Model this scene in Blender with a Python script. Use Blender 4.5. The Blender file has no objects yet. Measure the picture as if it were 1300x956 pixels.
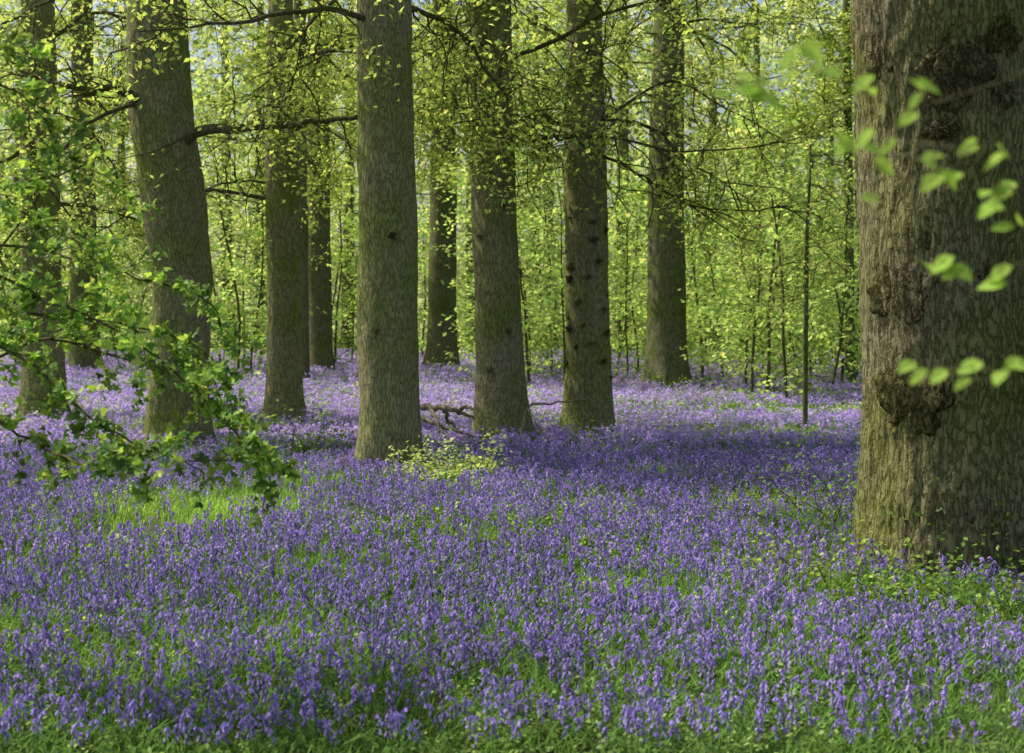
import bpy, math, numpy as np
from mathutils import Vector
rng = np.random.default_rng(11)
scene = bpy.context.scene
COL = scene.collection
F, CX, HY, H = 1800.0, 650.0, 400.0, 1.8
def at(px, py, D): return np.array([(px-CX)/F*D, D, H-(py-HY)/F*D])

# ------------------------------------------------------------------ noise
def _h(ix, iy, iz):
    n = (ix*374761393 + iy*668265263 + iz*1274126177) & 0xffffffff
    n = ((n ^ (n >> 13))*1274126177) & 0xffffffff
    n = n ^ (n >> 16)
    return (n & 0xffff)/65535.0
def vn(p):
    p = np.asarray(p, float); i = np.floor(p).astype(np.int64); f = p-i; u = f*f*(3-2*f)
    x, y, z = i[..., 0], i[..., 1], i[..., 2]; a, b, c = u[..., 0], u[..., 1], u[..., 2]
    r = 0
    for dx in (0, 1):
        for dy in (0, 1):
            for dz in (0, 1):
                r = r + _h(x+dx, y+dy, z+dz)*(a if dx else 1-a)*(b if dy else 1-b)*(c if dz else 1-c)
    return r
def vn2(x, y, s, k=0.0):
    x = np.asarray(x, float); y = np.asarray(y, float)
    return vn(np.stack([x*s+k, y*s+k*1.7, np.full_like(x, k+.37)], -1))
def gz(x, y):
    x = np.asarray(x, float); y = np.asarray(y, float)
    fade = np.clip((90-y)/30, 0, 1)*np.clip((60-np.abs(x))/20, 0, 1)
    return fade*(0.12*(vn2(x, y, .22, 3)-.5) + 0.05*(vn2(x, y, .9, 8)-.5))

# ------------------------------------------------------------------ mesh buffers
class Buf:
    def __init__(s): s.V = []; s.Q = []; s.C = []; s.n = 0
    def add(s, V, Q, C=None):
        s.V.append(V); s.Q.append(Q+s.n); s.n += len(V)
        s.C.append(C if C is not None else np.ones((len(V), 3)))
    def arr(s): return np.concatenate(s.V), np.concatenate(s.Q), np.concatenate(s.C)
def mk(name, buf, mat, parent=None, smooth=False, loc=None):
    V, Q, C = buf.arr() if isinstance(buf, Buf) else buf
    if loc is not None: V = V-np.asarray(loc)
    me = bpy.data.meshes.new(name)
    V = np.ascontiguousarray(V, np.float32); Q = np.ascontiguousarray(Q, np.int32)
    me.vertices.add(len(V)); me.vertices.foreach_set('co', V.ravel())
    me.loops.add(Q.size); me.loops.foreach_set('vertex_index', Q.ravel())
    me.polygons.add(len(Q)); me.polygons.foreach_set('loop_start', np.arange(0, Q.size, 4, dtype=np.int32))
    me.polygons.foreach_set('use_smooth', np.full(len(Q), smooth, dtype=bool))
    me.update(calc_edges=True)
    a = me.attributes.new('col', 'FLOAT_COLOR', 'POINT')
    c4 = np.ones((len(V), 4), np.float32); c4[:, :3] = C
    a.data.foreach_set('color', c4.ravel())
    me.materials.append(mat)
    o = bpy.data.objects.new(name, me); COL.objects.link(o)
    if parent is not None: o.parent = parent
    return o
def thing(name, label, cat, loc, group=None):
    o = bpy.data.objects.new(name, None); COL.objects.link(o)
    o.empty_display_size = .2
    o.location = tuple(float(v) for v in loc); o['label'] = label; o['category'] = cat
    if group: o['group'] = group
    return o
def dup(root, loc, rz, sc, label, group):
    r = root.copy(); COL.objects.link(r); r.location = loc; r.rotation_euler = (0, 0, rz); r.scale = (sc, sc, sc)
    r['label'] = label; r['group'] = group
    for ch in list(root.children):
        c = ch.copy(); COL.objects.link(c); c.parent = r
    return r

# ------------------------------------------------------------------ geometry generators
def tube(buf, pts, rad, k, col=(1, 1, 1)):
    pts = np.asarray(pts, float); rad = np.asarray(rad, float)
    t = np.gradient(pts, axis=0); t /= np.linalg.norm(t, axis=1)[:, None]+1e-9
    m = np.abs(pts[-1]-pts[0]); ref = np.zeros(3); ref[int(np.argmin(m))] = 1
    u = np.cross(t, ref); u /= np.linalg.norm(u, axis=1)[:, None]+1e-9
    v = np.cross(t, u); a = np.arange(k)*2*np.pi/k
    ring = pts[:, None]+rad[:, None, None]*(np.cos(a)[None, :, None]*u[:, None]+np.sin(a)[None, :, None]*v[:, None])
    n = len(pts); i = np.arange(n-1)[:, None]*k; j = np.arange(k)[None]; j2 = (j+1) % k
    Q = np.stack([i+j, i+j2, i+k+j2, i+k+j], -1).reshape(-1, 4)
    buf.add(ring.reshape(-1, 3), Q, np.tile(np.array(col, float), (n*k, 1)))
def grow(p, d, L, n, droop=0.0, wander=.15):
    p = np.array(p, float); d = np.array(d, float); d /= np.linalg.norm(d)
    P = [p.copy()]; W = rng.normal(0, wander, (n, 3)); W[:, 2] -= droop
    for i in range(n):
        d = d+W[i]; d /= np.linalg.norm(d); p = p+d*(L/n); P.append(p.copy())
    return np.array(P)
def spl(pts, n):
    P = np.asarray(pts, float); P = np.vstack([2*P[0]-P[1], P, 2*P[-1]-P[-2]])
    out = []; m = len(P)-3
    for t in np.linspace(0, m-1e-6, n):
        i = int(t); f = t-i; a, b, c, d = P[i:i+4]
        out.append(.5*(2*b+(c-a)*f+(2*a-5*b+4*c-d)*f*f+(3*b-a-3*c+d)*f**3))
    return np.array(out)
def unit(v): return v/(np.linalg.norm(v, axis=-1, keepdims=True)+1e-9)
def cmix(c1, c2, n, var=.4):
    t = rng.random((n, 1)); c = np.array(c1)*(1-t)+np.array(c2)*t
    return np.minimum(c*(1-var+2*var*rng.random((n, 1))), .85)
def leaves(buf, P, size, cols, up=.7, width=.34, hang=.25):
    P = np.asarray(P, float); n = len(P)
    if n == 0: return
    size = np.broadcast_to(size, (n,))[:, None]*(.65+.7*rng.random((n, 1)))
    nr = rng.normal(0, 1, (n, 3)); nr[:, 2] = np.abs(nr[:, 2])+up; nr = unit(nr)
    d = rng.normal(0, 1, (n, 3)); d[:, 2] -= hang; d = unit(np.cross(nr, d)); u = np.cross(nr, d)
    a = P; b = P+d*size*.5+u*size*width+nr*size*.08; c = P+d*size; e = P+d*size*.5-u*size*width+nr*size*.08
    V = np.stack([a, b, c, e], 1).reshape(-1, 3)
    buf.add(V, np.arange(4*n).reshape(n, 4), np.repeat(cols, 4, 0))
def scatter(buf, T, pos, rz, sc, tint, lean=.12):
    V, Q, C = T; n = len(pos)
    if n == 0: return
    W = V[None]*sc[:, None, None]
    c, s = np.cos(rz)[:, None], np.sin(rz)[:, None]
    lx = rng.normal(0, lean, (n, 1)); ly = rng.normal(0, lean, (n, 1))
    X = W[..., 0]*c-W[..., 1]*s+lx*W[..., 2]; Y = W[..., 0]*s+W[..., 1]*c+ly*W[..., 2]
    A = np.stack([X, Y, W[..., 2]], -1)+pos[:, None]
    q = Q[None]+(np.arange(n)*len(V))[:, None, None]
    buf.add(A.reshape(-1, 3), q.reshape(-1, 4), np.minimum(C[None]*tint[:, None], .92).reshape(-1, 3))

# ------------------------------------------------------------------ materials
def newmat(name):
    m = bpy.data.materials.new(name); m.use_nodes = True; nt = m.node_tree; nt.nodes.clear()
    out = nt.nodes.new('ShaderNodeOutputMaterial'); return m, nt, nt.nodes, nt.links, out
def leafmat(name, trans, gl, tcol=(1.1, 1.05, .72)):
    m, nt, N, L, out = newmat(name)
    at_ = N.new('ShaderNodeAttribute'); at_.attribute_name = 'col'
    d = N.new('ShaderNodeBsdfDiffuse'); t = N.new('ShaderNodeBsdfTranslucent')
    mu = N.new('ShaderNodeMix'); mu.data_type = 'RGBA'; mu.blend_type = 'MULTIPLY'; mu.inputs[0].default_value = 1
    L.new(at_.outputs['Color'], mu.inputs[6]); mu.inputs[7].default_value = (*tcol, 1)
    L.new(at_.outputs['Color'], d.inputs['Color']); L.new(mu.outputs[2], t.inputs['Color'])
    a = N.new('ShaderNodeMixShader'); a.inputs[0].default_value = trans
    L.new(d.outputs[0], a.inputs[1]); L.new(t.outputs[0], a.inputs[2])
    if gl > 0:
        g = N.new('ShaderNodeBsdfGlossy'); g.inputs['Roughness'].default_value = .45
        b = N.new('ShaderNodeMixShader'); b.inputs[0].default_value = gl
        L.new(a.outputs[0], b.inputs[1]); L.new(g.outputs[0], b.inputs[2]); a = b
    L.new(a.outputs[0], out.inputs[0])
    return m
def barkmat(name, dark, mid, light, green, sc=12.0, bump=.8, zs=.15, warp=.8, crack=.42):
    m, nt, N, L, out = newmat(name)
    geo = N.new('ShaderNodeNewGeometry'); mp = N.new('ShaderNodeMapping'); mp.inputs['Scale'].default_value = (sc, sc, sc*zs)
    L.new(geo.outputs['Position'], mp.inputs[0])
    mp2 = N.new('ShaderNodeMapping'); mp2.inputs['Scale'].default_value = (sc*2.2, sc*2.2, sc*1.3)
    L.new(geo.outputs['Position'], mp2.inputs[0])
    fine = N.new('ShaderNodeTexNoise'); fine.inputs['Scale'].default_value = 1.; fine.inputs['Detail'].default_value = 3; fine.inputs['Roughness'].default_value = .7
    L.new(mp2.outputs[0], fine.inputs['Vector'])
    ad = N.new('ShaderNodeVectorMath'); ad.operation = 'MULTIPLY_ADD'; ad.inputs[1].default_value = (warp, warp, warp*.5)
    L.new(fine.outputs['Color'], ad.inputs[0]); L.new(mp.outputs[0], ad.inputs[2])
    fis = N.new('ShaderNodeTexNoise'); fis.inputs['Scale'].default_value = .8; fis.inputs['Detail'].default_value = 1
    L.new(ad.outputs[0], fis.inputs['Vector'])
    sb = N.new('ShaderNodeMath'); sb.operation = 'SUBTRACT'; sb.inputs[1].default_value = .5; L.new(fis.outputs[0], sb.inputs[0])
    ab = N.new('ShaderNodeMath'); ab.operation = 'ABSOLUTE'; L.new(sb.outputs[0], ab.inputs[0])
    mr = N.new('ShaderNodeMapRange'); mr.inputs[1].default_value = 0; mr.inputs[2].default_value = .12
    L.new(ab.outputs[0], mr.inputs[0])
    ma = N.new('ShaderNodeMath'); ma.operation = 'MULTIPLY_ADD'; ma.inputs[1].default_value = crack
    mb = N.new('ShaderNodeMath'); mb.operation = 'MULTIPLY'; mb.inputs[1].default_value = 1.2-crack
    L.new(fine.outputs[0], mb.inputs[0]); L.new(mr.outputs[0], ma.inputs[0]); L.new(mb.outputs[0], ma.inputs[2])
    cr = N.new('ShaderNodeValToRGB'); e = cr.color_ramp.elements
    e[0].position = .22; e[0].color = (*dark, 1); e[1].position = .98; e[1].color = (*light, 1)
    x = e.new(.62); x.color = (*mid, 1)
    L.new(ma.outputs[0], cr.inputs[0])
    big = N.new('ShaderNodeTexNoise'); big.inputs['Scale'].default_value = 1.3; big.inputs['Detail'].default_value = 3
    L.new(geo.outputs['Position'], big.inputs['Vector'])
    br = N.new('ShaderNodeMapRange'); br.inputs[1].default_value = .36; br.inputs[2].default_value = .66
    L.new(big.outputs[0], br.inputs[0])
    gm = N.new('ShaderNodeMix'); gm.data_type = 'RGBA'; gm.blend_type = 'MULTIPLY'; gm.inputs[7].default_value = (*green, 1)
    L.new(br.outputs[0], gm.inputs[0]); L.new(cr.outputs[0], gm.inputs[6])
    bs = N.new('ShaderNodeBsdfDiffuse'); L.new(gm.outputs[2], bs.inputs['Color'])
    if bump > 0:
        bp = N.new('ShaderNodeBump'); bp.inputs['Strength'].default_value = bump; bp.inputs['Distance'].default_value = .03
        L.new(ma.outputs[0], bp.inputs['Height']); L.new(bp.outputs[0], bs.inputs['Normal'])
    L.new(bs.outputs[0], out.inputs[0]); return m
LEAF = leafmat('young_leaf', .58, 0)
LEAFG = leafmat('glossy_leaf', .52, .03)
HERB = leafmat('herb_leaf', .45, 0)
PETAL = leafmat('bluebell_petal', .42, 0, (1.05, 1.0, 1.0))
GRN = (.74, .93, .44)
BARK = barkmat('oak_bark', (.095, .085, .048), (.29, .27, .148), (.42, .395, .23), GRN, 38, .8, .28, .8, .42)
BARKBIG = barkmat('ridged_oak_bark', (.055, .047, .027), (.225, .20, .11), (.36, .325, .195), (.8, .95, .52), 34, .9, .3, .9, .42)
BARKFAR = barkmat('grey_bark', (.07, .063, .04), (.155, .145, .087), (.235, .222, .135), GRN, 26, 0, .25)
TWIG = barkmat('twig_bark', (.045, .038, .023), (.11, .095, .055), (.2, .175, .11), GRN, 30, 0)
DEAD = barkmat('dead_wood', (.1, .085, .06), (.26, .22, .15), (.42, .37, .27), (.9, .93, .8), 30, .4)
BURR = barkmat('burr_bark', (.022, .018, .01), (.095, .08, .044), (.21, .18, .105), GRN, 30, .8, .5, 1.0, .4)
KNOT = barkmat('knot_bark', (.045, .037, .021), (.15, .13, .072), (.27, .245, .14), GRN, 40, .8, .6, 1.0, .4)
def groundmat():
    m, nt, N, L, out = newmat('woodland_floor')
    geo = N.new('ShaderNodeNewGeometry')
    a = N.new('ShaderNodeTexNoise'); a.inputs['Scale'].default_value = 5; a.inputs['Detail'].default_value = 4
    b = N.new('ShaderNodeTexNoise'); b.inputs['Scale'].default_value = .5; b.inputs['Detail'].default_value = 2
    L.new(geo.outputs['Position'], a.inputs['Vector']); L.new(geo.outputs['Position'], b.inputs['Vector'])
    c1 = N.new('ShaderNodeValToRGB'); e = c1.color_ramp.elements
    e[0].position = .35; e[0].color = (.05, .04, .02, 1); e[1].position = .65; e[1].color = (.08, .14, .03, 1)
    c2 = N.new('ShaderNodeValToRGB'); e = c2.color_ramp.elements
    e[0].position = .35; e[0].color = (.06, .10, .025, 1); e[1].position = .65; e[1].color = (.11, .11, .12, 1)
    L.new(a.outputs[0], c1.inputs[0]); L.new(b.outputs[0], c2.inputs[0])
    mx = N.new('ShaderNodeMix'); mx.data_type = 'RGBA'; mx.inputs[0].default_value = .5
    L.new(c1.outputs[0], mx.inputs[6]); L.new(c2.outputs[0], mx.inputs[7])
    bs = N.new('ShaderNodeBsdfDiffuse'); L.new(mx.outputs[2], bs.inputs[0]); L.new(bs.outputs[0], out.inputs[0]); return m
GROUND = groundmat()

# ------------------------------------------------------------------ ground
xs = np.concatenate([[-500, -250, -120, -80], np.arange(-60, -25, 2), np.arange(-25, 25.1, .5), np.arange(27, 61, 2), [80, 120, 250, 500]])
ys = np.concatenate([[-60, -20, -5], np.arange(0, 40, .4), np.arange(40, 96, 2), [120, 180, 300, 700]])
X, Y = np.meshgrid(xs, ys); Vg = np.stack([X, Y, gz(X, Y)], -1).reshape(-1, 3)
nx = len(xs); i, j = np.meshgrid(np.arange(len(ys)-1), np.arange(nx-1), indexing='ij'); k0 = (i*nx+j).ravel()
Qg = np.stack([k0, k0+1, k0+nx+1, k0+nx], -1)
g = mk('ground', (Vg, Qg, np.ones((len(Vg), 3))), GROUND, smooth=True); g['kind'] = 'structure'

# ------------------------------------------------------------------ trunks
TRUNKS = []      # (x, y, r)
def trunk_geo(path, top, segs, dz, zv, ridge, flare, seed, fq=12.0):
    """path: (x, y, z, r) local, ascending z"""
    P = np.array(path, float)
    z = np.concatenate([np.arange(-.2, zv, dz), np.arange(zv, top, .3)])
    sl = (P[-1, :2]-P[0, :2])/max(P[-1, 2]-P[0, 2], .1)
    ext = np.array([[P[-1, 0]+sl[0]*(top-P[-1, 2])*.5, P[-1, 1]+sl[1]*(top-P[-1, 2])*.5, top, P[-1, 3]*.45]])
    P = np.vstack([P, ext])
    w = max(3, int(.5/dz)) | 1
    def ip(c):
        v = np.interp(z, P[:, 2], P[:, c]); pad = np.pad(v, w//2, mode='edge'); return np.convolve(pad, np.ones(w)/w, 'valid')
    x, y, r = ip(0), ip(1), ip(3)
    th = np.arange(segs)*2*np.pi/segs
    ph = seed*1.37
    lob = .5+.3*np.cos(5*th+ph)+.2*np.cos(3*th+2*ph)+.15*np.cos(8*th+ph*3)
    fl = 1+flare*np.exp(-np.maximum(z, 0)/(.9*r[0]+.05))[:, None]*(.6+.7*lob)[None]
    R = r[:, None]*fl
    cx, sx = np.cos(th)[None], np.sin(th)[None]
    C = np.stack([cx*R, sx*R, np.broadcast_to(z[:, None], R.shape)], -1)
    warp = vn(C*np.array([3, 3, 1.5])+seed*5.1)*.7 + vn(C*np.array([7, 7, 6])+seed*1.1)*.7
    q = C*np.array([fq, fq, fq*.24])+seed*13.7; q[..., 0] += warp; q[..., 1] += warp
    rd = 1-np.abs(2*vn(q)-1); rd2 = 1-np.abs(2*vn(q*2.1+9)-1)
    lump = vn(C*np.array([2.2, 2.2, 1.1])+seed*3.3)-.5
    lump2 = vn(C*np.array([6, 6, 4])+seed*2.3)-.5
    R = R+ridge*(rd**1.5-.6)+ridge*.45*(rd2-.6)+r[:, None]*.13*lump+r[:, None]*.05*lump2
    V = np.stack([x[:, None]+cx*R, y[:, None]+sx*R, np.broadcast_to(z[:, None], R.shape)], -1).reshape(-1, 3)
    n = len(z); ii = np.arange(n-1)[:, None]*segs; jj = np.arange(segs)[None]; j2 = (jj+1) % segs
    Q = np.stack([ii+jj, ii+j2, ii+segs+j2, ii+segs+jj], -1).reshape(-1, 4)
    return (V, Q, np.ones((len(V), 3))), P
def px_path(D, rows):
    b = rows[0]; bx = (b[1]-CX)/F*D; bz = float(gz(bx, D)); out = []
    for k, (py, cx, rp) in enumerate(rows):
        z = H-(py-HY)/F*D - bz
        if k == 0: z = 0.
        out.append(((cx-CX)/F*D-bx, 0., z, rp/F*D))
    return np.array([bx, D, bz]), out
OAK1, OAK2 = (.61, .69, .20), (.36, .54, .12)
def leaf_on(buf, pts, n, size, c1, c2, spread):
    P = pts[rng.integers(1, len(pts), n)]+rng.normal(0, spread, (n, 3))
    leaves(buf, P, size, np.minimum(cmix(c1, c2, n)*rng.uniform(.7, 1.25), .85), up=.5)
def limb_geo(lb, cr, pts, r0, lsize, c1, c2, nsub, ntw, nleaf, subL=(.7, 1.7), droop=.07):
    n = len(pts); rad = np.linspace(r0, r0*.25, n); tube(lb, pts, rad, 7)
    T = np.gradient(pts, axis=0); T /= np.linalg.norm(T, axis=1)[:, None]
    for s in range(nsub):
        f = .18+.82*(s+rng.random())/nsub; k = min(n-1, int(f*(n-1)))
        d = T[k]*.6+unit(rng.normal(0, 1, 3))*.9
        L = rng.uniform(*subL)*(1.15-.5*f)
        sp = grow(pts[k], d, L, 6, droop, .28); tube(lb, sp, np.linspace(min(.014, r0*.45), min(.005, r0*.3), 7), 4)
        for w in range(ntw):
            kk = rng.integers(1, 7); d2 = (sp[kk]-sp[kk-1]); d2 = unit(d2)*.7+unit(rng.normal(0, 1, 3))*.9
            tp = grow(sp[kk], d2, rng.uniform(.25, .7), 4, .08, .25); tube(lb, tp, np.linspace(.0048, .0025, 5)*min(1, r0/.02), 3)
            if rng.random() < .85: leaf_on(cr, tp, nleaf, lsize, c1, c2, .08)
def oak(label, D, rows, top=13, segs=72, dz=.05, zv=6.5, ridge=.012, flare=.35, bark=BARK, nlimb=9, zlimb=(3.5, 7.2), Llimb=(2.2, 4.5),
        lsize=.074, nsub=12, ntw=6, nleaf=12, upper=8, c1=OAK1, c2=OAK2, custom=(), seed=1, name='oak_tree', rad_up=3.6, custom_r=.08, fq=12., cleaf=6, limb_r=(.022, .042)):
    base, path = px_path(D, rows)
    t = thing(name, label, 'tree', base)
    geo, P = trunk_geo(path, top, segs, dz, zv, ridge, flare, seed, fq)
    mk('trunk', geo, bark, t, smooth=True)
    TRUNKS.append((base[0], base[1], path[0][3]))
    cr = Buf()
    def centre(z): return np.array([np.interp(z, P[:, 2], P[:, 0]), np.interp(z, P[:, 2], P[:, 1]), z]), np.interp(z, P[:, 2], P[:, 3])
    for cp in custom:
        pts = spl([np.array(at(*c))-base for c in cp], 18)
        pts[2:] += rng.normal(0, .03, pts[2:].shape)
        lb = Buf(); limb_geo(lb, cr, pts, custom_r, lsize, c1, c2, nsub, ntw, cleaf); mk('limb', lb, TWIG, t, smooth=True)
    az0 = rng.random()*6.28
    for i in range(nlimb):
        z0 = rng.uniform(*zlimb); c, r = centre(z0); az = az0+i*2.4+rng.normal(0, .3)
        el = rng.uniform(-.05, .4); d = np.array([math.cos(az)*math.cos(el), math.sin(az)*math.cos(el), math.sin(el)])
        pts = grow(c+d*r*.3, d, rng.uniform(*Llimb), 12, .06, .19)
        lb = Buf(); limb_geo(lb, cr, pts, rng.uniform(*limb_r), lsize, c1, c2, nsub, ntw, nleaf)
        mk('limb', lb, TWIG, t, smooth=True)
    for i in range(upper):  # unseen leaf clumps above the view, added to cast dappled shade
        a = rng.random()*6.28; rr = rad_up*math.sqrt(rng.random()); zz = rng.uniform(7.8, top+1)
        c, _ = centre(min(zz, top)); n = 70
        Pp = c+np.array([math.cos(a)*rr, math.sin(a)*rr, zz-c[2]])+rng.normal(0, .5, (n, 3))
        leaves(cr, Pp, .22, cmix(c1, c2, n))
    if cr.n: mk('crown', cr, LEAF, t)
    return t, base, path
def burr(parent, base, path, px, py, wp, hp, seed, D, twiggy=60, flat=.12, mat=None):
    """knobbly burr on the camera side of a trunk"""
    P = np.array(path)
    Df = D-.9*P[0, 3]
    z = H-(py-HY)/F*Df-base[2]
    cx = np.interp(z, P[:, 2], P[:, 0]); r = np.interp(z, P[:, 2], P[:, 3])
    xo = (px-CX)/F*Df-base[0]-cx; s = np.clip(xo/r, -.97, .97); cth = math.sqrt(1-s*s)
    nrm = np.array([s, -cth, 0]); side = np.array([cth, s, 0])
    w = wp/F*Df; h = hp/F*Df
    nu, nv = 60, 40
    u = np.linspace(0, 2*np.pi, nu, endpoint=False)[None]; v = np.linspace(.02, np.pi-.02, nv)[:, None]
    S = np.stack([np.sin(v)*np.cos(u), np.sin(v)*np.sin(u), np.broadcast_to(np.cos(v), (nv, nu))], -1)
    k = 1.05+1.0*(vn(S*1.7+seed*7.7)-.5)+.6*(vn(S*4+seed*3.1)-.5)+.25*(vn(S*11+seed)-.5)
    S = S*k[..., None]
    dep = flat*min(w, h)+.014
    V = np.array([cx, 0, z])+nrm*(r*.985)+S[..., 0:1]*side*w+S[..., 1:2]*nrm*dep+S[..., 2:3]*np.array([0, 0, h])
    ii = np.arange(nv-1)[:, None]*nu; jj = np.arange(nu)[None]; j2 = (jj+1) % nu
    Q = np.stack([ii+jj, ii+j2, ii+nu+j2, ii+nu+jj], -1).reshape(-1, 4)
    b = Buf(); b.add(V.reshape(-1, 3), Q)
    c0 = np.array([cx, 0, z])+nrm*r
    for q in range(int(4+w*twiggy*7)):
        p = c0+side*np.clip(rng.normal(0, w*.4), -.65*w, .65*w)+np.array([0, 0, np.clip(rng.normal(0, h*.4), -.65*h, .65*h)])
        pt = grow(p, nrm*.4+rng.normal(0, .9, 3)-np.array([0, 0, .4]), rng.uniform(.04, .10)+w*.45, 4, .05, .3)
        tube(b, pt, np.linspace(.0033, .0012, 5), 3)
    mk('burr', b, mat or BURR, parent, smooth=True)

oak('oak trunk at the left edge, half hidden behind the hawthorn leaves', 23.2, [(525, 57, 29), (480, 56, 26), (300, 52, 25), (150, 50, 23), (0, 48, 21)], seed=1)
oak('dark distant trunk standing between the left edge oak and the leaning oak', 41, [(470, 108, 19), (300, 106, 16), (0, 104, 13)], bark=BARKFAR, nlimb=7, zlimb=(5, 10), lsize=.12, seed=2, dz=.1, segs=40, upper=6)
oak('thick leaning oak at left with a long horizontal limb', 19, [(553, 228, 38), (480, 228, 36), (350, 232, 38), (250, 219, 41), (170, 207, 38), (90, 200, 38), (0, 199, 37)],
    seed=3, ridge=.02, nlimb=7, zlimb=(4.6, 7.4), custom=[[(225, 185, 18.9), (262, 166, 18.6), (310, 164, 18.3), (355, 160, 17.9), (400, 152, 17.6), (450, 146, 17.4), (500, 118, 17.4)],
                               [(200, 130, 18.9), (150, 118, 18.5), (90, 112, 18.2), (20, 90, 18)]])
oak('slim straight oak standing just right of the leaning oak', 22.6, [(528, 360, 25), (480, 361, 22), (300, 360, 22), (160, 358, 20), (0, 356, 16)], seed=4, nlimb=8)
oak('very thin grey trunk close behind the slim straight oak', 36, [(480, 383, 10), (300, 382, 9), (0, 380, 7)], bark=BARKFAR, nlimb=7, lsize=.11, seed=5, dz=.1, segs=32, zlimb=(5, 9), upper=4, name='slender_tree')
oak('far grey trunk between the slim straight oak and the tall central trunk', 41, [(470, 406, 18), (440, 406, 16), (300, 405, 15), (0, 404, 13)], bark=BARKFAR, nlimb=8, lsize=.12, seed=6, dz=.1, segs=40, zlimb=(6, 10), upper=6)
tG, bG, pG = oak('tall pale central oak trunk, nearest of the middle group', 15.7, [(583, 495, 40), (540, 495, 38.5), (300, 492, 37), (0, 487, 34)], seed=7, nlimb=7, zlimb=(5.0, 7.5), ridge=.010, segs=110, dz=.03, flare=.2)
oak('most distant grey trunk, seen just right of the central trunk', 44, [(465, 560, 21), (430, 561, 18), (240, 563, 17), (0, 562, 14)], bark=BARKFAR, nlimb=8, lsize=.13, seed=8, dz=.1, segs=40, zlimb=(7, 11), upper=6)
tI, bI, pI = oak('smooth straight oak standing immediately left of the burred oak', 19.6, [(548, 637, 35), (480, 634, 31), (350, 630, 29), (230, 626, 28), (100, 624, 26), (0, 624, 24)], seed=9, nlimb=8,
    custom=[[(624, 40, 19.6), (608, 50, 18.9), (590, 95, 18.4), (578, 150, 18.2)], [(626, 85, 19.6), (643, 85, 18.9), (660, 120, 18.4), (668, 180, 18.3)]], custom_r=.026, cleaf=6)
tJ, bJ, pJ = oak('burred oak trunk dotted with rows of dark knots', 20.3, [(543, 745, 31), (480, 747, 28), (300, 745, 27), (150, 742, 26), (0, 742, 22)], seed=10, nlimb=8,
    custom=[[(745, 190, 20.3), (790, 212, 19.9), (830, 236, 19.7), (880, 260, 19.5), (950, 268, 19.3), (1010, 262, 19.2)], [(745, 170, 20.3), (700, 175, 19.8), (650, 168, 19.5)],
            [(745, 60, 20.3), (758, 70, 19.4), (776, 120, 18.9), (786, 185, 18.7)]], custom_r=.026, cleaf=7)
tK, bK, pK = oak('grey oak standing alone before the bright thicket', 32.5, [(489, 846, 28), (455, 846, 25), (400, 846, 24), (250, 845, 23), (100, 848, 21), (0, 850, 18)], bark=BARKFAR, seed=11, nlimb=11, lsize=.10, zlimb=(6.5, 10), Llimb=(3, 6))
tM, bM_, pM = oak('massive old oak at right with deeply ridged bark and dark burrs', 10.0, [(710, 1203, 108), (640, 1200, 105), (500, 1199, 101), (300, 1197, 101), (150, 1198, 104), (0, 1200, 112)],
    seed=12, ridge=.024, segs=300, dz=.018, zv=4.5, flare=.12, bark=BARKBIG, nlimb=6, zlimb=(5.5, 8), nsub=9, upper=8, rad_up=4.5, top=14, fq=16.)
oak('thin pole-like tree rising behind, just left of the massive oak', 34, [(480, 1080, 6.5), (150, 1076, 5.5), (0, 1075, 5)], bark=BARKFAR, nlimb=9, zlimb=(4, 9), Llimb=(1.5, 3), lsize=.11, seed=13, dz=.1, segs=24, upper=4, name='slender_tree', top=11)
oak('thin lone sapling with a straight bare stem among the bluebells', 21.5, [(535, 1022, 3.6), (300, 1024, 2.6), (210, 1029, 1.4)], top=4.6, bark=BARKFAR, nlimb=11, zlimb=(2.0, 4.3), Llimb=(.6, 1.3), nsub=5, ntw=4, nleaf=10, lsize=.06, seed=14, segs=16, zv=4.4, upper=0, ridge=.002, name='sapling', limb_r=(.007, .012))
for q, a in enumerate([(1165, 512, 40, 42), (1152, 365, 36, 34), (1215, 85, 40, 44), (1128, 55, 20, 34), (1262, 118, 26, 30), (1160, 302, 26, 20), (1255, 345, 15, 13), (1195, 165, 18, 10), (1270, 40, 22, 24), (1205, 640, 28, 22)]):
    burr(tM, bM_, pM, *a, q+1, 10.0, 60, .05)
jb = [(728, 268), (750, 275), (726, 330), (745, 352), (765, 330), (724, 398), (742, 412), (763, 402), (728, 448), (750, 440), (768, 452), (730, 490), (752, 478), (768, 502), (738, 375), (757, 300), (721, 360), (770, 370), (720, 430), (771, 425), (722, 300), (720, 475), (770, 290), (772, 480)]
for q, (a, b) in enumerate(jb):
    sz = rng.uniform(2.0, 6.0); edge = abs(a-746) > 21
    burr(tJ, bJ, pJ, a+rng.normal(0, 3), b+rng.normal(0, 7), sz, sz*rng.uniform(.45, 1.0), q+20, 20.3, 60, .45 if edge else .2, KNOT if q % 4 else BURR)
for q, (a, b, w) in enumerate([(610, 300, 4), (645, 420, 5), (622, 470, 4), (640, 260, 4)]): burr(tI, bI, pI, a, b, w, w*.7, q+40, 19.6, 60, .12, KNOT)
for q, (a, b, w) in enumerate([(498, 300, 5), (500, 553, 8), (478, 420, 3)]): burr(tG, bG, pG, a, b, w, w*.9, q+50, 15.7)

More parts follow.
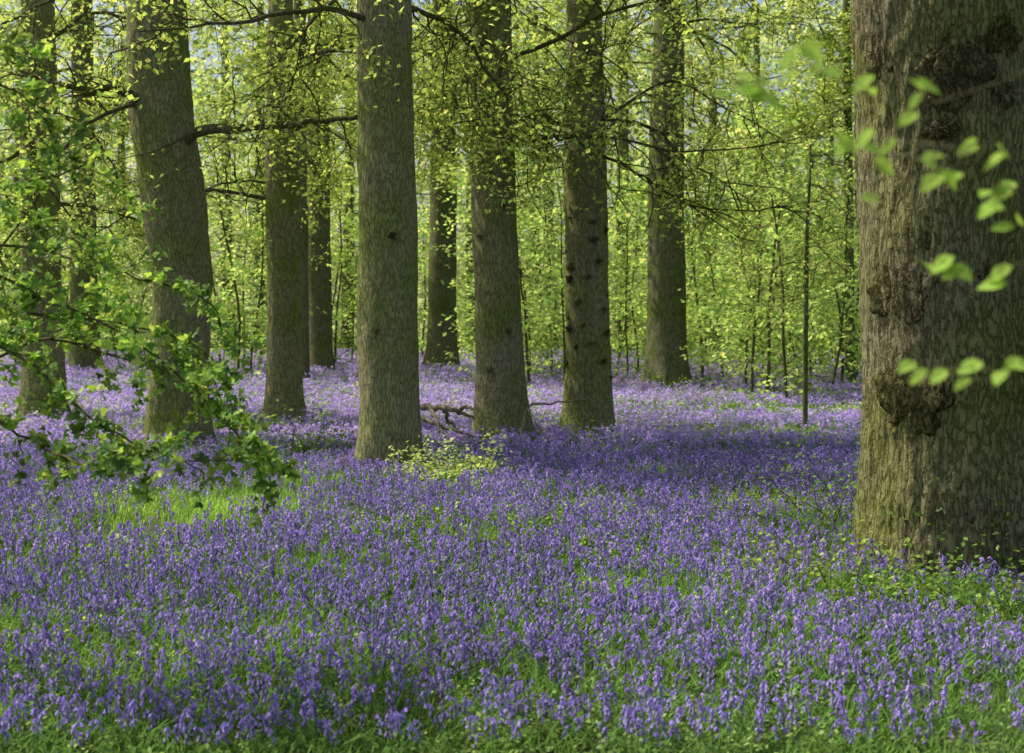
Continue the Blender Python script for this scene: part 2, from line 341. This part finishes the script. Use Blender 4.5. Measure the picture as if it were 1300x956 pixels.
# ------------------------------------------------------------------ thicket saplings
LIM1, LIM2 = (.62, .81, .25), (.39, .62, .16)  # blue raised to put a little distance haze into the leaf colour
def sapling_geo(h, nbr, nleaf, size, c1, c2):
    tb, cb = Buf(), Buf()
    st = grow((0, 0, -.1), (rng.normal(0, .05), rng.normal(0, .05), 1), h, 14, -.03, .05)
    tube(tb, st, np.linspace(rng.uniform(.025, .045), .012, 15), 6)
    for i in range(nbr):
        f = .05+.95*(i+rng.random())/nbr; k = min(14, int(f*14)); a = rng.random()*6.28
        d = np.array([math.cos(a), math.sin(a), rng.uniform(.0, .6)])
        bp = grow(st[k], d, rng.uniform(.8, 1.9)*(1.2-.6*f), 6, .06, .16); tube(tb, bp, np.linspace(.009, .003, 7), 3)
        P = bp[rng.integers(2, 7, nleaf)]+rng.normal(0, 1, (nleaf, 3))*np.array([.22, .22, .10])
        leaves(cb, P, size, np.minimum(cmix(c1, c2, nleaf)*rng.uniform(.6, 1.3), .88), up=.6)
    return tb, cb
protos = [sapling_geo(rng.uniform(4.5, 7.5), 28, 40, .125, LIM1, LIM2) for _ in range(6)]
pos = []
for lo, hi, n, d0, d1 in [(5, 175, 9, 42, 50), (275, 340, 5, 32, 46), (340, 455, 6, 43, 50), (500, 615, 4, 46, 52), (620, 725, 8, 32, 47), (775, 930, 9, 35, 48), (935, 1095, 17, 27, 44), (780, 1100, 10, 42, 54), (1105, 1330, 5, 30, 45)]:
    for q in range(n): pos.append((lo+(hi-lo)*(q+rng.random())/n, rng.uniform(d0, d1)))
ORD = 'first second third fourth fifth sixth seventh eighth ninth tenth eleventh twelfth thirteenth fourteenth fifteenth sixteenth seventeenth eighteenth nineteenth twentieth'.split()
for t_ in ('', ): ORD += ['twenty-'+w for w in ORD[:9]] + ['thirtieth'] + ['thirty-'+w for w in ORD[:9]]
gaps = [(-999, 228, 'left edge and leaning oak'), (228, 495, 'leaning oak and central trunk'), (495, 745, 'central trunk and burred oak'), (745, 846, 'burred oak and grey oak'), (846, 1200, 'grey oak and massive oak'), (1200, 3000, 'massive oak and right edge')]
pos.sort(); cnt = {}; protoobj = [None]*6
for q, (px, D) in enumerate(pos):
    gname = [n for a, b, n in gaps if a <= px < b][0]; cnt[gname] = cnt.get(gname, 0)+1
    lab = 'slim lime-leaved sapling, %s from left in the thicket between %s' % (ORD[cnt[gname]-1], gname)
    x = (px-CX)/F*D; loc = (x, D, float(gz(x, D))); v = q % 6; grp = 'saplings of the thicket behind the oaks'
    if protoobj[v] is None:
        t = thing('thicket_sapling', lab, 'tree', loc, grp); tb, cb = protos[v]
        mk('trunk', tb, TWIG, t, True); mk('crown', cb, LEAF, t); protoobj[v] = t
    else: dup(protoobj[v], loc, rng.random()*6.28, rng.uniform(.8, 1.25), lab, grp)

# ------------------------------------------------------------------ far row of mature trees, far wood
fprot = []
for v in range(3):
    tb, lb, cb = Buf(), Buf(), Buf()
    geo, _ = trunk_geo([(0, 0, 0, .30), (.1, 0, 5, .24)], 15, 28, .2, 8, .01, .3, 60+v)
    for i in range(34):
        z0 = rng.uniform(.9, 14); a = rng.random()*6.28
        bp = grow((0.1, 0, z0), (math.cos(a), math.sin(a), .2), rng.uniform(2, 4.5), 8, .03, .14); tube(lb, bp, np.linspace(.04, .01, 9), 5)
        n = 90; P = bp[rng.integers(2, 9, n)]+rng.normal(0, .5, (n, 3)); P[:, 2] = np.maximum(P[:, 2], .2); leaves(cb, P, .21, np.minimum(cmix((.65, .80, .34), (.44, .65, .24), n)*rng.uniform(.65, 1.25), .88), up=.4)
    fprot.append((geo, lb, cb))
fobj = [None]*3
fpx = sorted([-60, 20, 150, 290, 330, 440, 520, 600, 680, 700, 790, 905, 960, 1050, 1120, 1230, 1330])
for q, px in enumerate(fpx):
    D = rng.uniform(54, 70); x = (px-CX)/F*D; loc = (x, D, float(gz(x, D))); v = q % 3
    lab = 'mature tree in the far row beyond the thicket, %s from the left' % ORD[q]; grp = 'far row of trees beyond the thicket'
    if fobj[v] is None:
        t = thing('distant_tree', lab, 'tree', loc, grp); geo, lb, cb = fprot[v]
        mk('trunk', geo, BARKFAR, t, True); mk('limbs', lb, TWIG, t, True); mk('crown', cb, LEAF, t); fobj[v] = t
    else: dup(fobj[v], loc, rng.random()*6.28, rng.uniform(.85, 1.15), lab, grp)
wb = Buf(); n = 56000
P = np.stack([rng.uniform(-62, 62, n), rng.uniform(76, 104, n), 25*rng.random(n)**1.2], -1)
k = vn(P*.16+5); P = P[k > .34]; n = len(P)
c = cmix((.74, .82, .46), (.55, .70, .36), n)  # very pale greens, the haze of distance is put into the leaf colour
leaves(wb, P, .65, c, up=.3)
w = mk('distant_wood', wb, LEAF); w['kind'] = 'stuff'; w['label'] = 'hazy mass of pale green foliage in the far wood'; w['category'] = 'wood'

# ------------------------------------------------------------------ hawthorn at left (near)
hb = np.array([-3.7, 7.2, float(gz(-3.7, 7.2))])
t = thing('hawthorn_bush', 'leafy hawthorn reaching in from the left edge, in front of the oaks', 'shrub', hb)
b = Buf(); st = spl([(0, 0, -.1), (.08, 0, .8), (-.05, .1, 1.7), (.05, 0, 2.6), (.1, 0, 3.6)], 20); tube(b, st, np.linspace(.09, .03, 20), 10); mk('trunk', b, TWIG, t, True)
hl = Buf()
def hawleaf(buf, P, size, cols):
    n = len(P); nr = rng.normal(0, 1, (n, 3)); nr[:, 2] = np.abs(nr[:, 2])+.3; nr[:, 1] -= .4; nr = unit(nr)
    d = unit(np.cross(nr, rng.normal(0, 1, (n, 3)))); u = np.cross(nr, d); s = size*(.6+.8*rng.random((n, 1)))
    for an, ls, wd in ((0, 1., .26), (.85, .75, .24), (-.85, .75, .24)):
        dd = d*math.cos(an)+u*math.sin(an); uu = np.cross(nr, dd)
        V = np.stack([P, P+dd*s*ls*.6+uu*s*wd+nr*s*.1, P+dd*s*ls, P+dd*s*ls*.6-uu*s*wd+nr*s*.1], 1).reshape(-1, 3)
        buf.add(V, np.arange(4*n).reshape(n, 4), np.repeat(cols, 4, 0))
HB = [([(-60, 330), (60, 380), (180, 440), (270, 520), (355, 600)], 6.6, 25), ([(-60, 300), (60, 320), (170, 350), (270, 385), (288, 470)], 7.2, 18),
      ([(-60, 250), (40, 230), (105, 215), (160, 240)], 6.4, 12), ([(-60, 420), (50, 470), (130, 540), (230, 585), (335, 575)], 6.3, 25),
      ([(-60, 120), (0, 110), (40, 130), (72, 185)], 6.0, 11), ([(-60, 500), (40, 560), (110, 590), (180, 600)], 6.2, 17),
      ([(-60, 60), (-10, 50), (35, 60)], 6.1, 8), ([(-60, 470), (60, 430), (200, 470), (295, 540), (330, 605)], 7.0, 26), ([(-60, 200), (30, 270), (110, 310), (150, 300)], 6.9, 13),
      ([(-60, 370), (50, 400), (150, 410), (250, 440), (275, 500)], 6.8, 22)]
HC1, HC2 = (.52, .74, .13), (.09, .22, .035)
for pts, D, ntw in HB:
    Pp = [np.array(at(px, py, D+rng.normal(0, .12)))-hb for px, py in pts]
    z0 = np.clip(Pp[0][2]+.1, .5, 3.5); s0 = st[np.argmin(np.abs(st[:, 2]-z0))]
    path = spl([s0]+Pp, 26); path[1:] += rng.normal(0, .008, path[1:].shape)
    lb = Buf(); tube(lb, path, np.linspace(.010, .002, 26), 6)
    for w in range(ntw):
        k = 4+int(22*(w+rng.random())/ntw*.98); d = unit(path[k]-path[k-1])*.9+unit(rng.normal(0, 1, 3))*.8
        tp = grow(path[k], d, rng.uniform(.10, .28), 6, .05, .25); tube(lb, tp, np.linspace(.003, .0014, 7), 4)
        n = rng.integers(9, 18); P = tp[rng.integers(1, 7, n)]+rng.normal(0, .018, (n, 3)); tw = rng.uniform(.5, 1.3)
        hawleaf(hl, P, .039, np.minimum(cmix(HC1, HC2, n)*tw, .85))
        for s in range(2):
            k2 = rng.integers(2, 7); t2 = grow(tp[k2], rng.normal(0, 1, 3), rng.uniform(.05, .14), 3, .04, .2); tube(lb, t2, np.linspace(.0018, .001, 4), 3)
            n = rng.integers(5, 10); P = t2[rng.integers(1, 4, n)]+rng.normal(0, .014, (n, 3)); hawleaf(hl, P, .036, np.minimum(cmix(HC1, HC2, n)*tw, .85))
    mk('branch', lb, TWIG, t, True)
mk('foliage', hl, LEAFG, t)

# ------------------------------------------------------------------ beech sapling at right (very near, out of focus)
bb = np.array([1.45, 2.5, float(gz(1.45, 2.5))])
t = thing('beech_sapling', 'young beech with pale blurred leaves reaching before the massive oak', 'tree', bb)
b = Buf(); st = spl([(0, 0, -.1), (.03, .02, 1), (-.02, 0, 2), (.02, 0, 2.8)], 20); tube(b, st, np.linspace(.022, .008, 20), 8); mk('trunk', b, TWIG, t, True)
fb = Buf()
def ovate(buf, p, d, nr, L, col):
    d = d/np.linalg.norm(d); u = np.cross(nr, d); u /= np.linalg.norm(u); nr = np.cross(d, u)
    ts = np.linspace(0, 1, 7); wd = .34*np.sin(np.pi*ts**.8)**.9+.005
    V = []
    for tt, w_ in zip(ts, wd):
        c = p+d*L*tt-nr*L*.12*tt*tt
        V += [c-u*L*w_+nr*L*.1*w_/.36, c, c+u*L*w_+nr*L*.1*w_/.36]
    Q = []
    for i in range(6): Q += [[3*i, 3*i+1, 3*i+4, 3*i+3], [3*i+1, 3*i+2, 3*i+5, 3*i+4]]
    buf.add(np.array(V), np.array(Q), np.tile(col, (21, 1)))
BB = [([(1420, 40), (1280, 100), (1140, 135), (1020, 85), (915, 112)], [(918, 118), (958, 128), (1000, 78), (1030, 65), (1140, 140), (1128, 128), (985, 110), (1060, 90), (1090, 110), (940, 105)]),
      ([(1420, 230), (1285, 240), (1215, 190), (1130, 180), (1062, 180)], [(1068, 188), (1105, 190), (1140, 205), (1215, 195), (1242, 212), (1262, 262), (1288, 245), (1155, 240), (1190, 232), (1292, 285), (1180, 200), (1270, 240)]),
      ([(1420, 310), (1290, 335), (1200, 330)], [(1200, 335), (1232, 345), (1296, 345)]),
      ([(1420, 440), (1290, 458), (1235, 468), (1155, 460)], [(1158, 466), (1196, 478), (1236, 474), (1290, 463)])]
for bi, (pts, lv) in enumerate(BB):
    D = 2.4; Pp = [np.array(at(px, py, D+rng.normal(0, .05)))-bb for px, py in pts]
    s0 = st[np.argmin(np.abs(st[:, 2]-Pp[0][2]))]; path = spl([s0]+Pp, 24)
    lb = Buf(); tube(lb, path, np.linspace(.0024, .0007, 24), 6)
    for px, py in lv+[(a+rng.normal(0, 22), b+rng.normal(0, 11)) for a, b in lv]:
        p = np.array(at(px, py, D))-bb; q = path[np.argmin(np.linalg.norm((path-p)[:, [0, 2]], axis=1))]
        p = np.array([p[0], q[1]+rng.normal(0, .04), p[2]]); tube(lb, np.array([q, (p+q)/2+[0, 0, .005], p]), np.array([.0010, .0008, .0006]), 4)
        d = np.array([rng.choice([-1, 1])*rng.uniform(.5, 1), rng.normal(0, .5), rng.uniform(-.7, .1)]); L = rng.uniform(.032, .052)
        nr = np.array([rng.normal(-.3, .4), -.6, .75])
        ovate(fb, p-d/np.linalg.norm(d)*L*.5, d, nr, L, np.array([.42, .62, .12])*rng.uniform(.7, 1.3))
    mk('twig', lb, TWIG, t, True)
mk('foliage', fb, LEAF, t)

# ------------------------------------------------------------------ brambles, ivy
def bramble(label, px, py, wpx, hpx, c1, c2, nst=14, nlf=420, size=.06, name='bramble_bush', cat='shrub'):
    D = F*(H-.1)/(py-HY); x = (px-CX)/F*D; b0 = np.array([x, D, float(gz(x, D))]); rx = wpx/F*D/2; h = hpx/F*D+.1
    t = thing(name, label, cat, b0); sb, lb = Buf(), Buf()
    for i in range(nst):
        a = rng.random()*6.28; r = rng.random()**.5
        p = np.array([math.cos(a)*rx*r*.8, math.sin(a)*rx*r*.8, -.03])
        d = np.array([math.cos(a)*.4+rng.normal(0, .3), math.sin(a)*.4+rng.normal(0, .3), 1.2])
        sp = grow(p, d, h*rng.uniform(1., 1.9), 8, .2, .15); sp[:, 2] = np.maximum(sp[:, 2], -.02); tube(sb, sp, np.linspace(.005, .002, 9), 4)
        n = nlf//nst; P = sp[rng.integers(2, 9, n)]+rng.normal(0, .07, (n, 3)); P[:, 2] = np.maximum(P[:, 2], .02)
        leaves(lb, P, size, cmix(c1, c2, n), up=1.0)
    mk('stems', sb, TWIG, t, True); mk('foliage', lb, HERB, t); return D, x, rx
PATCH = []
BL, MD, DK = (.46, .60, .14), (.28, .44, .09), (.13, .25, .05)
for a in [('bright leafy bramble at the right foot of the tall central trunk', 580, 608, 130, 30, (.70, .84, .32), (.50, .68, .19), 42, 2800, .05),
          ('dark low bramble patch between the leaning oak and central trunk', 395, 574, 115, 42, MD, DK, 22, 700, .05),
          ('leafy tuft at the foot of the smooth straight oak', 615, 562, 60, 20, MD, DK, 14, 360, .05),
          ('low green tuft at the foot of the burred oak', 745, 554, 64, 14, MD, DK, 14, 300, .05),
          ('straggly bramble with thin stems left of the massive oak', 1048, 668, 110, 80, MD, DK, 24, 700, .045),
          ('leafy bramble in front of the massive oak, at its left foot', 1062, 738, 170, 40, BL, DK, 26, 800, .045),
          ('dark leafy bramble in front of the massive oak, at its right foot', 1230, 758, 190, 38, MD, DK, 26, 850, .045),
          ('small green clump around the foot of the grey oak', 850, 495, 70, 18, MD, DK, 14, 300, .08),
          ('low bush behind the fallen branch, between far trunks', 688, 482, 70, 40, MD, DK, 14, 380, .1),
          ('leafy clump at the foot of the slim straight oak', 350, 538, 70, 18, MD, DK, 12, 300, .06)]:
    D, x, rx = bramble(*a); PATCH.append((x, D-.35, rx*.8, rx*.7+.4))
t = thing('ivy_plant', 'thin dark ivy creeping up the foot of the massive oak', 'plant', (bM_[0], bM_[1]-.70, bM_[2]))
lb = Buf(); PM = np.array(pM)
for i in range(10):
    a = -math.pi/2+rng.normal(.0, .6); zs = np.linspace(-.02, rng.uniform(.3, .85), 10); aa = a+np.cumsum(rng.normal(0, .03, 10))
    r = np.interp(zs, PM[:, 2], PM[:, 3])*(1+.15*np.exp(-zs/.55))+.015
    sb = Buf(); sp = np.stack([np.cos(aa)*r, np.sin(aa)*r+.70, zs], -1); tube(sb, sp, np.linspace(.008, .003, 10), 5); mk('stem', sb, TWIG, t, True)
    n = 28; P = sp[(rng.random(n)**1.6*9.9).astype(int)]+rng.normal(0, .05, (n, 3)); P[:, 1] -= .03
    leaves(lb, P, .048, cmix((.12, .2, .045), (.24, .36, .08), n), up=.2)
mk('foliage', lb, LEAFG, t)

# ------------------------------------------------------------------ fallen wood
def fallen(label, segs, r):
    base = np.array(at(*segs[0][len(segs[0])//2])); base[2] = 0
    t = thing('fallen_branch', label, 'branch', base); b = Buf()
    for k, s in enumerate(segs):
        p = spl([np.array(at(*q))-base for q in s], 14); p += rng.normal(0, .012, p.shape); tube(b, p, np.linspace(r if k == 0 else r*.6, r*.3, 14), 7)
    mk('dead_wood', b, DEAD, t, True)
fallen('forked grey fallen branch lying between central trunk and smooth oak', [[(536, 517, 18.6), (565, 520, 18.4), (585, 524, 18.3), (604, 532, 18.3)], [(548, 519, 18.5), (552, 532, 18.2), (566, 556, 18.0)], [(566, 520, 18.4), (570, 535, 18.5), (592, 556, 18.2)], [(536, 530, 18.4), (560, 541, 18.2), (600, 554, 18.1)], [(580, 523, 18.3), (592, 516, 18.2), (600, 519, 18.1)]], .05)
fallen('thin bent dead stick lying across the foot of the burred oak', [[(660, 556, 18.6), (672, 517, 18.7), (695, 512, 18.8), (722, 509, 18.9), (748, 503, 18.9)], [(672, 517, 18.7), (676, 530, 18.5), (690, 552, 18.4)]], .022)

# ------------------------------------------------------------------ ground cover
def strip(pts, w, col):
    pts = np.asarray(pts, float); n = len(pts); d = pts[-1]-pts[0]; s = np.array([-d[1], d[0], 0]); s /= np.linalg.norm(s)+1e-9
    ww = w*np.array([.7]+[1.]*(n-2)+[.12])
    V = np.stack([pts-s*ww[:, None], pts+s*ww[:, None]], 1).reshape(-1, 3)
    Q = np.array([[2*i, 2*i+1, 2*i+3, 2*i+2] for i in range(n-1)])
    return V, Q, np.tile(np.array(col, float), (len(V), 1))
VIO, VIO2 = np.array([.61, .50, .91]), np.array([.35, .255, .68])  # pale highlight tone and darker tone, light contrast put into the petal colours
LFC = (.16, .30, .065)
def bluebell_tpl(hi, seed):
    st, lf, fl = Buf(), Buf(), Buf()
    h = rng.uniform(.21, .28); nod = rng.uniform(.008, .035)
    S = spl([(0, 0, 0), (.004, .002, h*.45), (.010, 0, h*.8), (.016+nod*.4, 0, h*.97), (.02+nod, 0, h)], 9 if hi else 4)
    tube(st, S, np.linspace(.0024, .0014, len(S)), 3, (.16, .22, .10))
    for i in range(4 if hi else 2):
        a = rng.random()*6.28; L = rng.uniform(.14, .24); c, s = math.cos(a), math.sin(a)
        v = strip([(0, 0, 0), (c*L*.3, s*L*.3, L*.55), (c*L*.65, s*L*.65, L*.72), (c*L, s*L, L*.5)], .0045, LFC); lf.add(*v)
    S2 = spl(S, 30); nb = rng.integers(10, 15) if hi else 9
    for i in range(nb):
        f = .42+.57*i/(nb-1); p = S2[int(f*29)]; a = rng.random()*6.28; off = np.array([math.cos(a), math.sin(a), 0])*rng.uniform(.004, .011)*(1.3-.6*i/nb)
        q = p+off; ax = unit(np.array([off[0]*40, off[1]*40, -.7+.3*i/nb])); L = rng.uniform(.0125, .018)*(1.15-.4*i/nb)
        col = VIO*rng.uniform(.8, 1.15) if i % 2 else VIO2*rng.uniform(.8, 1.2)
        if hi:
            b = Buf(); tube(b, np.array([q-ax*.003, q+ax*L*.35, q+ax*L*.8, q+ax*L]), np.array([.0019, .0040, .0044, .0072]), 4, col); fl.add(*b.arr())
        else:
            u = unit(np.cross(ax, [0.3, 1, 0.1])); v = np.cross(ax, u)
            for s in (u, v):
                V = np.stack([q-s*.0043, q+s*.0043, q+ax*L*1.2+s*.0087, q+ax*L*1.2-s*.0087]); fl.add(V, np.array([[0, 1, 2, 3]]), np.tile(col, (4, 1)))
    return st, lf, fl
def whole(t):
    b = Buf()
    for p in t: b.add(*p.arr())
    return b.arr()
hiT = [bluebell_tpl(True, i) for i in range(8)]; loT = [whole(bluebell_tpl(False, i)) for i in range(8)]; hiW = [whole(x) for x in hiT]
def far_tpl():
    b = Buf(); n = 10
    P = np.stack([rng.normal(0, .05, n), rng.normal(0, .05, n), rng.uniform(.13, .27, n)], -1)
    leaves(b, P, .046, cmix(VIO*np.array([1., .97, 1.]), VIO2*1.3, n, .2), up=0.3, width=.4)
    for i in range(4):
        a = rng.random()*6.28; c, s = math.cos(a), math.sin(a); b.add(*strip([(0, 0, 0), (c*.05, s*.05, .13), (c*.12, s*.12, .17)], .010, LFC))
    return b.arr()
farT = [far_tpl() for _ in range(6)]
def grass_tpl(nb, L0, spread, col, w=1.):
    b = Buf()
    for i in range(nb):
        a = rng.random()*6.28; L = L0*rng.uniform(.6, 1.2); o = rng.normal(0, spread, 2); c, s = math.cos(a), math.sin(a); k = rng.uniform(.15, .6)
        b.add(*strip([(o[0], o[1], 0), (o[0]+c*L*.12, o[1]+s*L*.12, L*.55), (o[0]+c*L*k, o[1]+s*L*k, L*rng.uniform(.7, .95))], w*rng.uniform(.0018, .0036), np.array(col)*rng.uniform(.7, 1.3)))
    return b.arr()
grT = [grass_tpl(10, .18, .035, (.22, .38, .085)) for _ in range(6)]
brT = [grass_tpl(11, .18, .04, (.35, .54, .12), 1.4) for _ in range(6)]  # lighter grass for the sunlit patches, sunlight put into its colour
def herb_tpl(c):
    b = Buf()
    for i in range(5):
        a = rng.random()*6.28; L = rng.uniform(.08, .2); d = np.array([math.cos(a)*.6, math.sin(a)*.6, .8]); p = grow((0, 0, 0), d, L, 5, .12, .1)
        tube(b, p, np.linspace(.002, .001, 6), 3, (.12, .2, .06))
        n = 12; leaves(b, p[rng.integers(2, 6, n)]+rng.normal(0, .022, (n, 3)), .024, cmix(c, np.array(c)*.6, n), up=1.4)
    return b.arr()
heT = [herb_tpl((.40, .57, .17)) for _ in range(6)]
# green patches inside the carpet: x, y, rx, ry
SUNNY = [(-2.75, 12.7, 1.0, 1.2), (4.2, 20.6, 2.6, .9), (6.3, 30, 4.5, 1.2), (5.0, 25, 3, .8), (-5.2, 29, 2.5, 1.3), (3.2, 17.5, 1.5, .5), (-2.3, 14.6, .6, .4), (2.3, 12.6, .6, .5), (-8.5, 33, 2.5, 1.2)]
PLAIN = [(2.5, 11.2, .5, .9), (-3.1, 7.6, .7, .8), (-.4, 15.0, .8, .6), (2.6, 8.9, .9, .5), (-4.3, 17.5, 1.2, 1.0), (-.8, 34, 2, 1.2), (-10, 25, 2, 1.5), (2.2, 26, 1.5, .6), (.6, 12.5, .5, .5), (-1.4, 9.5, .5, .4), (1.6, 15, .8, .4), (.9, 8.8, .5, .35), (-.3, 10.8, .6, .3), (-1.2, 7.6, .5, .3)]
def greenness(x, y):
    g_ = np.zeros_like(x)
    for cx, cy, rx, ry in PATCH+[(-2.75, 11.5, .7, .8)]: g_ = np.maximum(g_, np.exp(-(((x-cx)/rx)**2+((y-cy)/ry)**2)**1.5))
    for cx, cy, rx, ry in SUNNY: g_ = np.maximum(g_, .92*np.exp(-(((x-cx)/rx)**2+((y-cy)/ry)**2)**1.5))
    for cx, cy, rx, ry in PLAIN: g_ = np.maximum(g_, .75*np.exp(-(((x-cx)/rx)**2+((y-cy)/ry)**2)**1.5))
    return g_
def freeof(x, y, k=1.05):
    ok = np.ones_like(x, bool)
    for tx, ty, r in TRUNKS: ok &= (x-tx)**2+(y-ty)**2 > (r*k)**2
    return ok
def field(d0, d1, dens, margin=1.25):
    hw = lambda d: 650/F*d*margin+.5
    A = (hw(d0)+hw(d1))*(d1-d0); n = int(A*dens)
    y = rng.uniform(d0, d1, n*2); x = rng.uniform(-1, 1, n*2)*hw(d1); m = np.abs(x) < hw(y); x, y = x[m], y[m]
    return x[:n], y[:n]
def plant(buf, T, x, y, s0, s1, var=.3, lean=.12):
    n = len(x); z = gz(x, y); pos_ = np.stack([x, y, z], -1); rz = rng.random(n)*6.28; sc = rng.uniform(s0, s1, n)
    tint = (1-var+2*var*rng.random((n, 1)))*np.array([1, 1, 1])*(.8+.4*vn2(x, y, .8, 12))[:, None]; pick = rng.integers(0, len(T), n)
    for k in range(len(T)):
        m = pick == k; scatter(buf, T[k], pos_[m], rz[m], sc[m], tint[m], lean)
def carpet(x, y, bias):
    dn = .45*vn2(x, y, .55, 2)+.35*vn2(x, y, 1.7, 7)+.2*vn2(x, y, 4.5, 9)
    return (rng.random(len(x)) < np.clip((dn-.38+bias)*4.2, .05, 1)) & (rng.random(len(x)) > .97*greenness(x, y)) & freeof(x, y)
fb = Buf()
# front rows: the 300 nearest bluebells one by one, the others join the carpet
x, y = field(5.6, 7.0, 230, 1.05); m = carpet(x, y, .12) & (rng.random(len(x)) < .6+.35*(y-5.6)/1.4); x, y = x[m], y[m]
od = np.argsort(y); nx_, ny_ = x[od[:300]], y[od[:300]]; plant(fb, hiW, x[od[300:]], y[od[300:]], .6, .95)
x, y = field(7.0, 9.5, 265, 1.15); m = carpet(x, y, .11+.01*(y-7)); plant(fb, hiW, x[m], y[m], .55, .95)
x, y = field(9.5, 18, 185, 1.2); m = carpet(x, y, .13); plant(fb, loT, x[m], y[m], .65, 1.05)
x, y = field(18, 34, 57, 1.2); m = carpet(x, y, .12); plant(fb, farT, x[m], y[m], .7, 1.15)
x, y = field(34, 62, 22, 1.15); m = carpet(x, y, .11); plant(fb, farT, x[m], y[m], 1.0, 1.5)
o = mk('bluebell_carpet', fb, PETAL); o['kind'] = 'stuff'; o['label'] = 'violet carpet of bluebells covering the woodland floor'; o['category'] = 'bluebells'
gb = Buf()
x, y = field(5.4, 10, 85); m = freeof(x, y) ; plant(gb, grT, x[m], y[m], .6, 1.0)
x, y = field(10, 22, 32); m = freeof(x, y); plant(gb, grT, x[m], y[m], .7, 1.15)
x, y = field(22, 60, 6); m = freeof(x, y); plant(gb, grT, x[m], y[m], 1.1, 1.7)
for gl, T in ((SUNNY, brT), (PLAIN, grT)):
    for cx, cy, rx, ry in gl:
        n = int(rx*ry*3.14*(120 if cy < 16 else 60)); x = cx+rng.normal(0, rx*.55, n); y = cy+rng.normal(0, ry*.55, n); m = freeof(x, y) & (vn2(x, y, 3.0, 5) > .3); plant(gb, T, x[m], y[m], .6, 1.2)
o = mk('grass', gb, HERB); o['kind'] = 'stuff'; o['label'] = 'fresh green grass and strap leaves among the bluebells'; o['category'] = 'grass'
hbuf = Buf()
x, y = field(5.4, 8.8, 50); m = freeof(x, y) & (rng.random(len(x)) < .2+.7*np.clip(.9-.5*(y-5.6)-.15*x, 0, 1)+.4*greenness(x, y)); plant(hbuf, heT, x[m], y[m], .7, 1.2)
x, y = field(8.8, 20, 12); m = freeof(x, y) & (vn2(x, y, .8, 4) > .52); plant(hbuf, heT, x[m], y[m], .9, 1.6)
x, y = field(20, 60, 4); m = freeof(x, y) & (vn2(x, y, .4, 4) > .45); plant(hbuf, heT, x[m], y[m], 1.5, 2.6)
o = mk('undergrowth', hbuf, HERB); o['kind'] = 'stuff'; o['label'] = 'low leafy herbs growing between the bluebells'; o['category'] = 'undergrowth'
bo = [None]*8; lab = 'violet bluebell in the front edge of the carpet, nearest the viewer'; grp = 'bluebells along the front edge of the carpet'
for q in range(len(nx_)):
    v = q % 8; loc = (float(nx_[q]), float(ny_[q]), float(gz(nx_[q], ny_[q])))
    if bo[v] is None:
        t = thing('bluebell', lab, 'flower', loc, grp); st, lf, fl = hiT[v]
        mk('stem', st, PETAL, t); mk('leaves', lf, HERB, t); mk('flower_head', fl, PETAL, t); bo[v] = t
    else: dup(bo[v], loc, rng.random()*6.28, rng.uniform(.65, 1.0), lab, grp)

# ------------------------------------------------------------------ light, sky, camera
sv = Vector((-.83, .36, 0)); sv.normalize(); EL = math.radians(54)
sv = Vector((sv.x*math.cos(EL), sv.y*math.cos(EL), math.sin(EL)))
sl = bpy.data.lights.new('sun', 'SUN'); sl.energy = 5; sl.angle = math.radians(.53); sl.color = (1, .95, .84)
so = bpy.data.objects.new('sun', sl); COL.objects.link(so); so.rotation_euler = (-sv).to_track_quat('-Z', 'Y').to_euler(); so.location = (0, 0, 30)
wd = bpy.data.worlds.new('World'); scene.world = wd; wd.use_nodes = True; nt = wd.node_tree
bg = nt.nodes['Background']; sk = nt.nodes.new('ShaderNodeTexSky'); sk.sky_type = 'NISHITA'; sk.sun_disc = False
sk.sun_elevation = EL; sk.sun_rotation = math.atan2(sv.x, sv.y); sk.air_density = 1.0; sk.dust_density = 4.0; sk.ozone_density = .3
nt.links.new(sk.outputs[0], bg.inputs[0]); bg.inputs[1].default_value = .15
cd = bpy.data.cameras.new('camera'); cam = bpy.data.objects.new('camera', cd); COL.objects.link(cam); scene.camera = cam
cam.location = (0, 0, H); cam.rotation_euler = (math.radians(90), 0, 0)
cd.sensor_width = 36; cd.lens = F/1300*36; cd.shift_y = -(478-HY)/1300; cd.clip_end = 2000; cd.clip_start = .05
cd.dof.use_dof = True; cd.dof.focus_distance = 11.5; cd.dof.aperture_fstop = 3.4
scene.view_settings.view_transform = 'Standard'; scene.view_settings.look = 'None'; scene.view_settings.exposure = 0
